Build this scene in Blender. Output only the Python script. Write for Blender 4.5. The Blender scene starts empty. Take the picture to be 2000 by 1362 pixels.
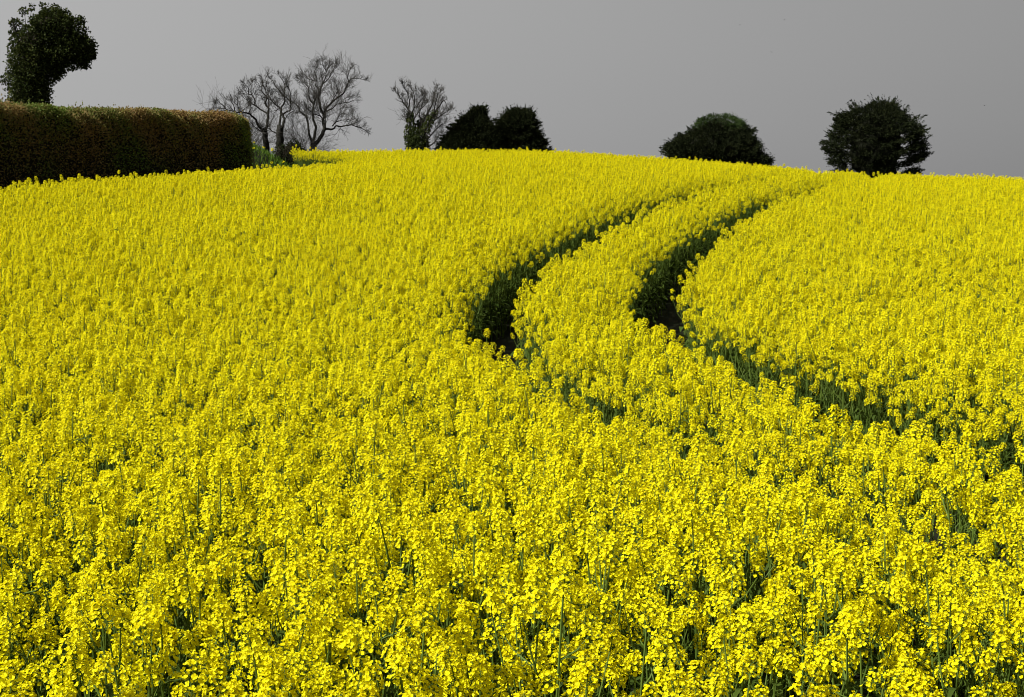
import bpy, math, random
import numpy as np
from mathutils import Vector, Matrix, Euler

S = bpy.context.scene
COL = S.collection
rad = math.radians

# ------------------------------------------------------------------ camera
cam_d = bpy.data.cameras.new("camera")
cam_d.sensor_width = 36.0
cam_d.lens = 50.4
cam_d.clip_start = 0.1
cam_d.clip_end = 6000.0
cam = bpy.data.objects.new("camera", cam_d)
cam.location = (0.0, 0.0, 2.6)
cam.rotation_euler = (rad(90.0 - 5.467), 0.0, 0.0)
COL.objects.link(cam)
S.camera = cam

# ------------------------------------------------------------------ sky and sun
SUN_AZ = Vector((-0.88, -0.42))         # horizontal direction towards the sun (to the left, a little behind the camera)
SUN_AZ.normalize()
SUN_EL = rad(46.0)
world = bpy.data.worlds.new("World")
S.world = world
world.use_nodes = True
wn, wl = world.node_tree.nodes, world.node_tree.links
wn.clear()
w_out = wn.new("ShaderNodeOutputWorld")
w_bg = wn.new("ShaderNodeBackground")
w_bg.inputs["Strength"].default_value = 0.1
w_sky = wn.new("ShaderNodeTexSky")
w_sky.sky_type = 'NISHITA'
w_sky.sun_disc = False
w_sky.sun_elevation = SUN_EL
w_sky.sun_rotation = math.atan2(SUN_AZ.x, SUN_AZ.y)
w_sky.dust_density = 4.0
w_hsv = wn.new("ShaderNodeHueSaturation")    # the photographed sky is a colourless grey haze
w_hsv.inputs["Saturation"].default_value = 0.0
w_hsv.inputs["Value"].default_value = 1.0
w_tc = wn.new("ShaderNodeTexCoord")
w_dot = wn.new("ShaderNodeVectorMath"); w_dot.operation = 'DOT_PRODUCT'
w_dot.inputs[1].default_value = (-0.97, 0.20, -0.25)
w_ramp = wn.new("ShaderNodeMapRange")        # the haze layer is brighter towards the sun
w_ramp.inputs["From Min"].default_value = -1.0
w_ramp.inputs["From Max"].default_value = 1.0
w_ramp.inputs["To Min"].default_value = 0.35
w_ramp.inputs["To Max"].default_value = 4.35
w_comb = wn.new("ShaderNodeCombineColor")
w_mix = wn.new("ShaderNodeMix"); w_mix.data_type = 'RGBA'
w_mix.inputs["Factor"].default_value = 0.85
wl.new(w_sky.outputs["Color"], w_hsv.inputs["Color"])
wl.new(w_tc.outputs["Generated"], w_dot.inputs[0])
wl.new(w_dot.outputs["Value"], w_ramp.inputs["Value"])
for k in ("Red", "Green", "Blue"):
    wl.new(w_ramp.outputs["Result"], w_comb.inputs[k])
wl.new(w_hsv.outputs["Color"], w_mix.inputs["A"])
wl.new(w_comb.outputs["Color"], w_mix.inputs["B"])
wl.new(w_mix.outputs["Result"], w_bg.inputs["Color"])
wl.new(w_bg.outputs["Background"], w_out.inputs["Surface"])

sun_d = bpy.data.lights.new("sun", 'SUN')
sun_d.energy = 5.0
sun_d.angle = rad(0.5)
sun_d.color = (1.0, 0.97, 0.90)
sun = bpy.data.objects.new("sun", sun_d)
sun_dir = Vector((SUN_AZ.x * math.cos(SUN_EL), SUN_AZ.y * math.cos(SUN_EL), math.sin(SUN_EL)))
sun.rotation_euler = sun_dir.to_track_quat('Z', 'Y').to_euler()
sun.location = (-30, 10, 40)
COL.objects.link(sun)

S.view_settings.view_transform = 'Standard'
S.view_settings.look = 'None'
S.view_settings.exposure = 0.40
S.view_settings.gamma = 1.0
S.render.engine = 'CYCLES'
S.cycles.filter_width = 1.0
S.cycles.max_bounces = 6
S.cycles.diffuse_bounces = 3
S.cycles.glossy_bounces = 1
S.cycles.transmission_bounces = 3
S.cycles.transparent_max_bounces = 4
S.cycles.caustics_reflective = False
S.cycles.caustics_refractive = False

# ------------------------------------------------------------------ helpers
def tag(o, label=None, cat=None, group=None, kind=None):
    if label: o["label"] = label
    if cat: o["category"] = cat
    if group: o["group"] = group
    if kind: o["kind"] = kind
    return o

def empty(name, loc):
    o = bpy.data.objects.new(name, None)
    o.empty_display_size = 0.3
    o.location = loc
    COL.objects.link(o)
    return o

class MB:
    """collects vertices, faces and material slots of one mesh"""
    def __init__(self):
        self.v, self.f, self.m, self.n = [], [], [], 0
    def add(self, V, F, mat=0):
        V = np.asarray(V, float).reshape(-1, 3)
        b = self.n
        self.v.append(V)
        self.n += len(V)
        for f in F:
            self.f.append([i + b for i in f])
            self.m.append(mat)
    def blades(self, P, D, L, W, mat=0, droop=0.0, rng=None):
        """diamond leaves: base P, direction D, length L, width W"""
        P = np.asarray(P, float); D = np.asarray(D, float)
        D = D / np.linalg.norm(D, axis=1)[:, None]
        R = rng.normal(size=P.shape)
        B = np.cross(D, R); B /= np.linalg.norm(B, axis=1)[:, None] + 1e-9
        L = np.asarray(L)[:, None]; W = np.asarray(W)[:, None]
        mid = P + D * L * 0.45
        tip = P + D * L; tip[:, 2] -= (droop * L)[:, 0]
        V = np.stack([P, mid + B * W * 0.5, tip, mid - B * W * 0.5], axis=1).reshape(-1, 3)
        b = self.n
        self.v.append(V); self.n += len(V)
        n = len(P)
        self.f.extend((np.arange(n)[:, None] * 4 + np.arange(4)[None] + b).tolist())
        self.m.extend([mat] * n)
    def tube(self, pts, radii, sides=5, mat=0):
        pts = [Vector(p) for p in pts]
        n = len(pts)
        ref = Vector((0.31, 0.87, 0.12))
        V = []
        for i, p in enumerate(pts):
            t = (pts[min(i + 1, n - 1)] - pts[max(i - 1, 0)])
            if t.length < 1e-7: t = Vector((0, 0, 1))
            t.normalize()
            a = t.cross(ref)
            if a.length < 0.1: a = t.cross(Vector((1, 0, 0)))
            a.normalize(); b = t.cross(a)
            for k in range(sides):
                w = 2 * math.pi * k / sides
                V.append(p + (a * math.cos(w) + b * math.sin(w)) * radii[i])
        F = []
        for i in range(n - 1):
            for k in range(sides):
                k2 = (k + 1) % sides
                F.append((i * sides + k, i * sides + k2, (i + 1) * sides + k2, (i + 1) * sides + k))
        F.append(tuple((n - 1) * sides + k for k in range(sides)))
        self.add([tuple(v) for v in V], F, mat)
    def mesh(self, name, mats, smooth=False):
        me = bpy.data.meshes.new(name)
        V = np.concatenate(self.v) if self.v else np.zeros((0, 3))
        me.from_pydata(V.tolist(), [], self.f)
        for m in mats: me.materials.append(m)
        if len(mats) > 1:
            me.polygons.foreach_set("material_index", self.m)
        if smooth:
            me.polygons.foreach_set("use_smooth", [True] * len(me.polygons))
        me.update()
        return me
    def build(self, name, mats, parent=None, loc=None, smooth=False):
        o = bpy.data.objects.new(name, self.mesh(name, mats, smooth))
        COL.objects.link(o)
        if parent: o.parent = parent
        if loc is not None: o.location = loc
        return o

# ------------------------------------------------------------------ materials
def new_mat(name):
    m = bpy.data.materials.new(name)
    m.use_nodes = True
    m.node_tree.nodes.clear()
    return m, m.node_tree.nodes, m.node_tree.links

def leaf_mat(name, stops, trans=0.3, patch_scale=None, patch_amt=0.5, rough=0.7, spec=0.2, inst=False, trans_tint=(1, 1, 1)):
    """diffuse + translucent leaf; colour varies per leaf, optionally by patches or per plant"""
    m, n, l = new_mat(name)
    out = n.new("ShaderNodeOutputMaterial")
    geo = n.new("ShaderNodeNewGeometry")
    val = geo.outputs["Random Per Island"]
    if inst:
        oi = n.new("ShaderNodeObjectInfo")
        mx = n.new("ShaderNodeMix"); mx.data_type = 'FLOAT'
        mx.inputs["Factor"].default_value = 0.5
        l.new(val, mx.inputs["A"]); l.new(oi.outputs["Random"], mx.inputs["B"])
        val = mx.outputs["Result"]
    if patch_scale:
        tc = n.new("ShaderNodeTexCoord")
        no = n.new("ShaderNodeTexNoise")
        no.inputs["Scale"].default_value = patch_scale
        no.inputs["Detail"].default_value = 3.0
        mr = n.new("ShaderNodeMapRange")
        mr.inputs["From Min"].default_value = 0.35; mr.inputs["From Max"].default_value = 0.65
        mx = n.new("ShaderNodeMix"); mx.data_type = 'FLOAT'
        mx.inputs["Factor"].default_value = patch_amt
        l.new(tc.outputs["Object"], no.inputs["Vector"])
        l.new(no.outputs["Fac"], mr.inputs["Value"])
        l.new(val, mx.inputs["A"]); l.new(mr.outputs["Result"], mx.inputs["B"])
        val = mx.outputs["Result"]
    cr = n.new("ShaderNodeValToRGB")
    el = cr.color_ramp.elements
    while len(el) < len(stops): el.new(0.5)
    for e, (p, c) in zip(el, stops):
        e.position = p; e.color = (*c, 1)
    l.new(val, cr.inputs["Fac"])
    pb = n.new("ShaderNodeBsdfPrincipled")
    pb.inputs["Roughness"].default_value = rough
    pb.inputs["Specular IOR Level"].default_value = spec
    l.new(cr.outputs["Color"], pb.inputs["Base Color"])
    if trans > 0:
        tr = n.new("ShaderNodeBsdfTranslucent")
        tm = n.new("ShaderNodeMix"); tm.data_type = 'RGBA'; tm.blend_type = 'MULTIPLY'
        tm.inputs["Factor"].default_value = 1.0
        tm.inputs["B"].default_value = (*trans_tint, 1)
        l.new(cr.outputs["Color"], tm.inputs["A"])
        l.new(tm.outputs["Result"], tr.inputs["Color"])
        ms = n.new("ShaderNodeMixShader")
        ms.inputs["Fac"].default_value = trans
        l.new(pb.outputs["BSDF"], ms.inputs[1]); l.new(tr.outputs["BSDF"], ms.inputs[2])
        l.new(ms.outputs["Shader"], out.inputs["Surface"])
    else:
        l.new(pb.outputs["BSDF"], out.inputs["Surface"])
    return m

def noise_mat(name, c1, c2, scale=4.0, rough=0.9, detail=6.0, bump=0.0):
    m, n, l = new_mat(name)
    out = n.new("ShaderNodeOutputMaterial")
    pb = n.new("ShaderNodeBsdfPrincipled")
    pb.inputs["Roughness"].default_value = rough
    pb.inputs["Specular IOR Level"].default_value = 0.15
    tc = n.new("ShaderNodeTexCoord")
    no = n.new("ShaderNodeTexNoise")
    no.inputs["Scale"].default_value = scale
    no.inputs["Detail"].default_value = detail
    cr = n.new("ShaderNodeValToRGB")
    cr.color_ramp.elements[0].position = 0.35; cr.color_ramp.elements[0].color = (*c1, 1)
    cr.color_ramp.elements[1].position = 0.65; cr.color_ramp.elements[1].color = (*c2, 1)
    l.new(tc.outputs["Object"], no.inputs["Vector"])
    l.new(no.outputs["Fac"], cr.inputs["Fac"])
    l.new(cr.outputs["Color"], pb.inputs["Base Color"])
    if bump:
        bm = n.new("ShaderNodeBump"); bm.inputs["Strength"].default_value = bump
        l.new(no.outputs["Fac"], bm.inputs["Height"]); l.new(bm.outputs["Normal"], pb.inputs["Normal"])
    l.new(pb.outputs["BSDF"], out.inputs["Surface"])
    return m

M_PETAL = leaf_mat("petal_yellow", [(0.0, (0.80, 0.69, 0.003)), (0.5, (0.86, 0.785, 0.004)), (1.0, (0.88, 0.835, 0.008))],
                   trans=0.34, inst=True, rough=0.6, spec=0.12)
M_BUD = leaf_mat("bud_yellow_green", [(0.0, (0.20, 0.26, 0.03)), (1.0, (0.46, 0.44, 0.03))], trans=0.15)
M_STEM = leaf_mat("rape_stem_green", [(0.0, (0.065, 0.110, 0.016)), (1.0, (0.115, 0.165, 0.026))], trans=0.0, inst=True, spec=0.12, rough=0.6)
M_LEAF = leaf_mat("rape_leaf_green", [(0.0, (0.038, 0.068, 0.009)), (1.0, (0.070, 0.106, 0.014))], trans=0.25, inst=True, spec=0.12, rough=0.6)
M_SOIL = noise_mat("soil_and_low_green", (0.009, 0.008, 0.005), (0.014, 0.018, 0.007), scale=3.0, bump=0.6)
M_GRASS = leaf_mat("grass_blade_green", [(0.0, (0.045, 0.10, 0.008)), (0.6, (0.08, 0.16, 0.012)), (1.0, (0.14, 0.20, 0.02))], trans=0.3)
M_BARK = noise_mat("bark_dark_grey", (0.012, 0.012, 0.009), (0.028, 0.027, 0.021), scale=6.0, bump=0.5)
M_TWIG = noise_mat("twig_dark", (0.040, 0.038, 0.034), (0.065, 0.060, 0.052), scale=2.0)
M_YEW = leaf_mat("yew_needles", [(0.0, (0.012, 0.017, 0.007)), (0.7, (0.021, 0.027, 0.010)), (1.0, (0.038, 0.042, 0.016))], trans=0.1, patch_scale=0.6, patch_amt=0.35, spec=0.05, rough=0.8)
M_YEWTOP = leaf_mat("yew_top_green", [(0.0, (0.024, 0.046, 0.010)), (1.0, (0.046, 0.078, 0.015))], trans=0.2)  # paler green for the leaves near the top of the crown
M_IVY = leaf_mat("ivy_leaves", [(0.0, (0.016, 0.026, 0.007)), (0.6, (0.042, 0.056, 0.012)), (0.88, (0.075, 0.084, 0.020)), (1.0, (0.12, 0.125, 0.04))], trans=0.15, patch_scale=0.45, patch_amt=0.3, spec=0.08, rough=0.6)
M_HEDGE = leaf_mat("hedge_leaves", [(0.0, (0.29, 0.165, 0.065)), (0.35, (0.31, 0.21, 0.080)), (0.55, (0.22, 0.20, 0.060)), (0.8, (0.135, 0.19, 0.036)), (1.0, (0.17, 0.26, 0.045))],
                   trans=0.4, patch_scale=0.36, patch_amt=0.58)
M_CORE = noise_mat("dark_foliage_core", (0.009, 0.008, 0.005), (0.020, 0.016, 0.008), scale=9.0)  # dark solid filling behind the leaves; also thin ivy sprig stems
M_YEWINNER = noise_mat("yew_inner_shade", (0.007, 0.009, 0.004), (0.014, 0.016, 0.007), scale=7.0)  # near-black: shade inside the yew crowns put into the colour, trunks included
M_BIRD = noise_mat("bird_dark", (0.015, 0.015, 0.016), (0.03, 0.03, 0.03), scale=20.0)

# ------------------------------------------------------------------ data: measured points, metres
GROUND = [(-30.00,-12.00,0.000),(-8.00,-12.00,0.000),(0.00,-12.00,0.000),(8.00,-12.00,0.000),(30.00,-12.00,0.000),(-9.00,2.00,0.000),(-9.00,6.00,0.000),(0.00,2.00,0.000),(0.00,6.00,0.000),(9.00,2.00,0.000),(9.00,6.00,0.000),(0.00,10.00,0.030),(0.00,13.00,0.110),(0.00,16.00,0.310),(0.00,20.00,0.660),(0.00,24.00,1.080),(0.00,28.00,1.490),(0.00,34.00,2.077),(0.00,42.00,2.734),(0.00,50.00,3.240),(0.00,58.00,3.690),(0.00,66.00,3.990),(8.89,25.00,1.165),(12.07,34.00,1.793),(15.96,45.00,2.255),(19.87,56.00,2.366),(11.80,52.00,2.684),(7.65,54.00,2.985),(9.99,44.00,2.352),(5.02,14.00,0.227),(-5.02,14.00,0.227),(-7.13,20.00,0.742),(-11.71,33.00,1.881),(-8.85,48.00,2.640),(-6.41,54.00,3.050),(-8.61,64.00,3.880),(-10.43,42.00,2.322),(-7.20,27.00,1.293),(-16.00,45.00,2.507),(-10.60,58.00,3.630),(-20.00,45.00,2.407),(-18.00,30.00,1.389),(-9.30,59.00,3.630),(-40.00,45.00,2.200),(-30.00,20.00,0.600),(30.00,20.00,0.400),(35.00,45.00,1.500),(40.00,70.00,2.200),(-30.00,80.00,4.080),(0.00,85.00,4.180),(20.00,80.00,2.980),(-22.00,150.00,6.600),(-10.00,150.00,7.000),(0.00,150.00,6.800),(20.00,150.00,5.400),(40.00,150.00,4.200),(-60.00,140.00,5.000),(-48.00,95.00,4.600),(80.00,150.00,3.000),(0.00,115.00,5.800),(35.00,110.00,4.000),(0.00,230.00,6.000),(-150.00,230.00,2.000),(150.00,230.00,0.000),(-200.00,0.00,-1.000),(200.00,0.00,-1.000),(0.00,-200.00,-2.000),(0.00,420.00,-4.000),(-300.00,420.00,-6.000),(300.00,420.00,-6.000),(-120.00,80.00,2.000),(120.00,80.00,1.000)]
BARE_BIG=((-20.61,150.00,6.66),[
 (0.62,0.42,[(-0.02,1.91),(-0.00,3.19)]),
 (0.26,0.05,[(-0.09,3.19),(-0.50,4.29),(-0.62,5.14),(-0.90,6.16),(-1.50,6.58),(-1.66,7.09),(-2.08,7.51),(-2.59,7.85),(-3.18,8.44)]),
 (0.30,0.05,[(-0.00,3.36),(0.14,4.21),(0.15,5.06),(-0.14,5.82),(-0.21,6.67),(-0.08,7.43),(-0.37,7.68),(-0.66,8.36),(-0.70,8.95),(-0.94,9.54),(-1.45,10.04),(-1.87,10.30)]),
 (0.16,0.09,[(-0.08,7.43),(0.06,7.93),(0.19,8.19)]),
 (0.40,0.05,[(0.17,2.94),(0.78,3.95),(1.05,4.72),(0.84,5.48),(0.89,6.24),(0.56,6.92),(0.32,7.93),(0.19,8.44),(0.33,9.12),(0.51,9.79),(0.78,10.55),(0.87,11.30),(1.05,11.89)]),
 (0.15,0.04,[(0.19,8.44),(0.16,9.20),(-0.17,9.71),(-0.08,10.38),(-0.32,11.22),(-0.06,11.98)]),
 (0.12,0.04,[(0.51,9.79),(1.20,10.38),(1.55,11.05),(1.99,11.73)]),
 (0.12,0.04,[(-0.08,10.13),(-0.85,10.38),(-1.52,10.72)]),
 (0.10,0.04,[(0.87,11.30),(0.62,11.81),(0.54,12.23)]),
 (0.24,0.05,[(0.89,6.24),(1.16,7.00),(1.51,7.51),(2.20,8.19),(2.89,8.69),(3.07,9.20),(3.42,9.96),(3.76,10.38),(4.79,10.30)]),
 (0.15,0.05,[(1.16,6.67),(1.85,7.09),(2.19,7.51),(3.39,7.77),(3.99,8.02)]),
 (0.12,0.04,[(3.42,9.96),(3.34,10.63),(3.60,11.22)]),
 (0.10,0.04,[(1.51,7.51),(2.12,8.36),(2.38,8.95),(2.30,9.54)]),
 (0.22,0.05,[(1.05,4.72),(1.82,4.72),(2.16,5.06),(2.85,5.06),(3.71,5.23),(4.47,4.97),(5.07,4.72)]),
 (0.14,0.05,[(1.82,5.06),(2.25,5.48),(2.86,5.65),(3.88,5.74)]),
 (0.10,0.04,[(2.25,5.48),(2.69,6.33),(3.38,6.50)]),
 (0.16,0.05,[(1.09,4.80),(1.23,5.74),(1.20,6.50)]),
 (0.12,0.04,[(0.89,5.82),(0.38,6.24),(-0.13,6.41),(-0.81,7.00)])])
BARE_MID=((-23.45,146.00,6.52),[
 (0.55,0.48,[(0.07,2.06),(0.01,3.55),(0.11,4.71)]),
 (0.24,0.04,[(-0.02,4.54),(0.00,5.78),(0.05,6.36),(-0.06,6.85),(-0.56,7.18),(-0.97,7.67),(-1.29,8.17),(-1.45,8.58),(-1.60,9.32)]),
 (0.26,0.05,[(0.28,4.63),(0.41,5.37),(0.26,6.03),(0.05,6.36),(0.06,6.93),(0.36,7.51),(0.29,8.00),(-0.20,8.66),(-0.61,9.15),(-0.93,9.73),(-1.26,10.05)]),
 (0.13,0.04,[(0.29,8.00),(0.26,8.74),(0.23,9.48),(-0.18,10.14),(-0.34,10.46)]),
 (0.16,0.05,[(0.22,6.11),(0.68,6.44),(1.10,6.60),(1.11,7.51),(1.21,8.33),(0.89,9.15),(0.81,9.56)]),
 (0.11,0.05,[(1.11,7.51),(0.54,8.00),(0.21,8.25),(-0.37,8.58)]),
 (0.10,0.04,[(-0.06,6.85),(-0.48,6.60),(-0.90,6.52)]),
 (0.09,0.04,[(0.41,5.37),(0.76,6.11),(1.26,6.44),(1.93,6.27),(2.34,6.03)]),
 (0.14,0.05,[(-0.19,4.05),(-0.69,4.30),(-1.10,4.63),(-1.68,4.79)])])
BARE_LEFT=((-25.04,147.00,6.47),[
 (0.42,0.34,[(0.04,2.57),(-0.07,3.82),(-0.10,4.48)]),
 (0.28,0.05,[(-0.06,4.40),(0.12,5.32),(0.14,6.48),(0.19,6.97),(-0.18,7.47),(-0.04,8.13),(-0.29,8.38),(-0.61,8.80),(-0.77,9.29),(-1.18,9.79)]),
 (0.10,0.04,[(-0.77,9.29),(-0.60,9.70),(-0.76,10.20)]),
 (0.10,0.04,[(0.15,6.81),(0.13,8.30),(-0.19,8.88),(-0.44,9.46)]),
 (0.19,0.04,[(0.14,6.35),(-0.40,6.64),(-1.06,7.14),(-1.56,7.47),(-2.05,7.80),(-2.63,8.30)]),
 (0.14,0.04,[(-1.27,7.22),(-1.30,7.89),(-1.63,8.38),(-1.96,8.46),(-2.46,8.55),(-2.62,8.88)]),
 (0.10,0.03,[(-1.63,8.38),(-1.78,8.88),(-1.69,9.62)]),
 (0.10,0.03,[(-1.96,8.46),(-1.95,9.13),(-2.28,9.54)]),
 (0.24,0.05,[(-0.14,4.40),(-0.68,5.07),(-0.92,5.73),(-1.50,6.23),(-2.17,6.31),(-2.75,6.39),(-3.58,6.64),(-4.42,6.73)]),
 (0.12,0.04,[(-1.50,6.23),(-1.23,6.81),(-1.31,7.39)]),
 (0.10,0.04,[(-2.16,6.39),(-1.91,6.64),(-1.57,6.97)]),
 (0.12,0.04,[(-2.75,6.39),(-2.91,7.06),(-3.15,7.47)]),
 (0.12,0.04,[(-3.58,6.64),(-3.91,7.06),(-4.24,7.31)]),
 (0.11,0.04,[(-3.42,6.56),(-4.26,6.39),(-4.93,6.48)]),
 (0.10,0.04,[(-2.17,6.31),(-2.49,7.06),(-2.48,7.64)]),
 (0.14,0.05,[(-0.23,4.32),(-0.68,4.57),(-1.10,4.90)])])
BARE_IVY=((-9.22,140.00,6.78),[
 (0.85,0.70,[(0.00,1.39),(0.00,1.79)]),
 (0.36,0.04,[(-0.49,1.59),(-0.73,2.96),(-0.72,4.14),(-0.67,5.12),(-0.86,5.90),(-1.35,6.68),(-1.74,7.37),(-2.13,7.76)]),
 (0.14,0.04,[(-0.67,5.32),(-0.37,6.10),(-0.26,7.27),(-0.55,8.15)]),
 (0.14,0.03,[(-0.86,5.90),(-0.75,6.98),(-1.24,8.34)]),
 (0.12,0.03,[(-0.37,6.10),(0.13,6.59),(0.53,7.66)]),
 (0.36,0.04,[(0.10,1.69),(0.01,3.36),(0.12,4.34),(0.52,4.92),(1.02,5.90),(1.32,6.68),(1.52,7.46),(1.72,8.24)]),
 (0.16,0.04,[(0.12,4.34),(-0.37,4.73),(0.03,5.51),(0.92,6.39)]),
 (0.14,0.04,[(0.37,4.73),(0.22,5.61),(0.73,7.27)]),
 (0.36,0.04,[(0.70,1.79),(0.71,3.36),(1.21,4.34),(1.71,5.32),(2.20,6.10),(2.70,6.68),(3.00,6.10)]),
 (0.14,0.04,[(1.21,4.34),(1.90,4.92),(2.70,5.51),(3.19,5.90)]),
 (0.12,0.03,[(1.71,5.32),(1.91,6.49),(2.21,7.46)]),
 (0.13,0.04,[(0.90,2.77),(1.50,3.46),(2.19,4.14),(2.69,4.53)]),
 (0.13,0.04,[(1.00,2.08),(1.69,2.57),(2.29,3.36)]),
 (0.10,0.04,[(0.99,1.88),(1.89,1.98)])])
YEW_POINTED=((-3.75,141.00,6.75),[(1.56,-3.45,2.65),(1.96,-3.44,2.75),(2.46,-3.14,2.55),(2.95,-2.64,2.35),(3.44,-2.24,2.15),(3.94,-1.89,1.85),(4.43,-1.49,1.50),(4.92,-0.99,1.25),(5.32,-0.39,1.11),(5.61,-0.14,1.11),(5.81,0.16,0.91)])
YEW_ROUND=((0.76,143.00,6.65),[(1.65,-2.53,2.89),(2.00,-2.48,2.68),(2.50,-2.48,2.58),(3.15,-2.38,2.07),(3.76,-2.28,1.77),(4.26,-2.18,1.57),(4.66,-2.07,1.36),(5.06,-1.67,1.26),(5.41,-1.16,1.06),(5.76,-0.86,0.76),(5.86,-0.56,0.45)])
YEW_DOMED=((19.79,138.00,5.36),[(1.53,-3.65,4.81),(2.16,-4.64,4.80),(2.74,-5.28,3.96),(3.22,-5.28,3.85),(3.71,-4.85,3.55),(4.19,-4.07,3.25),(4.58,-3.20,2.95),(4.97,-2.62,2.75),(5.45,-2.38,2.45),(5.83,-2.14,2.15),(6.17,-1.36,1.37),(6.41,-0.68,0.68)])
YEW_BROAD=((34.29,136.00,4.44),[(1.85,-3.43,4.04),(2.38,-4.02,3.79),(3.00,-4.66,4.54),(3.57,-4.82,4.82),(4.15,-5.12,4.90),(4.72,-5.32,4.69),(5.29,-5.04,4.58),(5.86,-4.48,4.56),(6.34,-4.20,4.16),(6.82,-4.02,3.29),(7.29,-3.84,2.89),(7.67,-2.79,2.21),(8.05,-1.26,1.81),(8.34,-0.69,1.47),(8.53,-0.41,0.65)])
IVY_TREE=((-31.63,95.00,4.86),
 [(0.02,4.35,1.42,1.36),(0.03,5.51,1.36,1.19),(0.16,6.50,1.39,1.19),(0.39,7.56,1.56,1.36),(0.43,8.64,1.42,1.29),(1.33,9.73,1.02,1.09),(1.77,9.96,1.36,1.02),(2.52,9.27,1.22,1.15),(2.89,8.41,1.22,0.95),(3.62,8.22,0.81,0.81),(4.09,8.05,0.41,0.61),(1.80,7.75,1.15,0.81),(3.53,7.43,0.54,0.41),(1.85,6.90,0.61,0.54),(2.39,7.36,0.68,0.51)],
 [(-0.53,9.99,0.34,0.24),(-0.79,10.06,0.27,0.20),(-1.00,9.99,0.20,0.20),(-0.11,10.71,0.41,0.27),(0.37,10.97,0.20,0.27),(-0.88,9.40,0.27,0.34),(3.61,9.96,0.34,0.41),(3.79,9.40,0.27,0.34),(3.45,10.28,0.20,0.20),(1.97,10.97,0.34,0.20),(1.24,11.04,0.41,0.20),(2.63,10.71,0.20,0.17),(-1.58,6.40,0.41,0.31),(-1.73,6.17,0.20,0.17),(-1.11,8.48,0.20,0.34),(-1.29,7.23,0.17,0.20),(-1.31,6.67,0.17,0.27),(3.19,7.06,0.27,0.17),(3.86,7.10,0.20,0.17),(1.90,6.50,0.27,0.27),(1.62,6.17,0.20,0.20),(4.47,8.54,0.14,0.17)])
# bird (22.41,120.00,18.28)
# bird (18.75,120.00,17.87)
# bird (21.40,120.00,15.67)
# bird (39.10,120.00,11.33)
# shrub base (-21.98,146.00,6.57)
# shrub base (-20.97,148.00,6.63)
# shrub base (-22.44,144.00,6.54)
TRACK = [(4.1, 6.3), (3.5, 8.4), (2.9, 10.45), (2.32, 12.4), (1.9, 14.1), (1.7, 15.5), (1.66, 16.7), (1.78, 18.1), (2.07, 19.7), (2.66, 22.1), (3.4, 24.7), (4.3, 27.5), (5.85, 31.5), (7.5, 35.6), (8.95, 39.6), (11.5, 47), (14.2, 56), (17.2, 70)]

# ------------------------------------------------------------------ terrain (thin plate spline through surveyed heights)
GP = np.array(GROUND)
_SC = 60.0
def _phi(r): return np.where(r > 1e-9, r * r * np.log(np.maximum(r, 1e-9)), 0.0)
_n = len(GP)
_X = GP[:, :2] / _SC
_K = _phi(np.linalg.norm(_X[:, None] - _X[None], axis=2)) + 0.002 * np.eye(_n)
_Pm = np.c_[np.ones(_n), _X]
_W = np.linalg.solve(np.block([[_K, _Pm], [_Pm.T, np.zeros((3, 3))]]), np.r_[GP[:, 2], 0, 0, 0])
def ground_z(x, y):
    x = np.asarray(x, float); y = np.asarray(y, float)
    xs, ys = x / _SC, y / _SC
    o = _W[_n] + _W[_n + 1] * xs + _W[_n + 2] * ys
    for i in range(_n):
        o = o + _W[i] * _phi(np.hypot(xs - _X[i, 0], ys - _X[i, 1]))
    r = np.hypot(x, y)
    far = np.clip((r - 260.0) / 180.0, 0, 1)
    o = o * (1 - far) + (-7.0) * far
    # grassy bank at the end of the hedge
    o = o + 1.5 * np.exp(-(((x + 10.9) / 1.5) ** 2 + ((y - 60.3) / 2.3) ** 2))
    return o
def gz(x, y): return float(ground_z(x, y))

def axis_steps(segs):
    out = []
    for a, b, s in segs:
        out += list(np.arange(a, b, s))
    return np.array(out + [segs[-1][1]])
gx = axis_steps([(-3000, -400, 260), (-400, -60, 20), (-60, -26, 2), (-26, 26, 0.5), (26, 60, 2), (60, 400, 20), (400, 3000, 260)])
gy = axis_steps([(-3000, -300, 270), (-300, -10, 15), (-10, 76, 0.5), (76, 170, 2), (170, 400, 20), (400, 3000, 260)])
XX, YY = np.meshgrid(gx, gy)
ZZ = ground_z(XX, YY)
nx, ny = len(gx), len(gy)
rr = np.arange(ny - 1)[:, None] * nx + np.arange(nx - 1)[None]
faces = np.stack([rr, rr + 1, rr + nx + 1, rr + nx], axis=-1).reshape(-1, 4)
gm = MB()
gm.v.append(np.stack([XX, YY, ZZ], axis=-1).reshape(-1, 3)); gm.n = nx * ny
gm.f = faces.tolist(); gm.m = [0] * len(faces)
tag(gm.build("ground", [M_SOIL], smooth=True), "dark soil ground of the field rising to a rounded hilltop", "ground", kind="structure")

# ------------------------------------------------------------------ rapeseed plants
PETAL_V = np.array([(0, 0, 0), (0.30, -0.26, 0.02), (0.30, 0.26, 0.02), (0.75, -0.46, 0.02), (0.75, 0.46, 0.02), (1.02, 0, -0.06)])
PETAL_F = [(0, 1, 2), (1, 3, 4, 2), (3, 5, 4)]

def frame_from(d, roll):
    d = Vector(d).normalized()
    q = d.to_track_quat('Z', 'Y').to_matrix()
    return np.array(q @ Matrix.Rotation(roll, 3, 'Z'))

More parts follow.
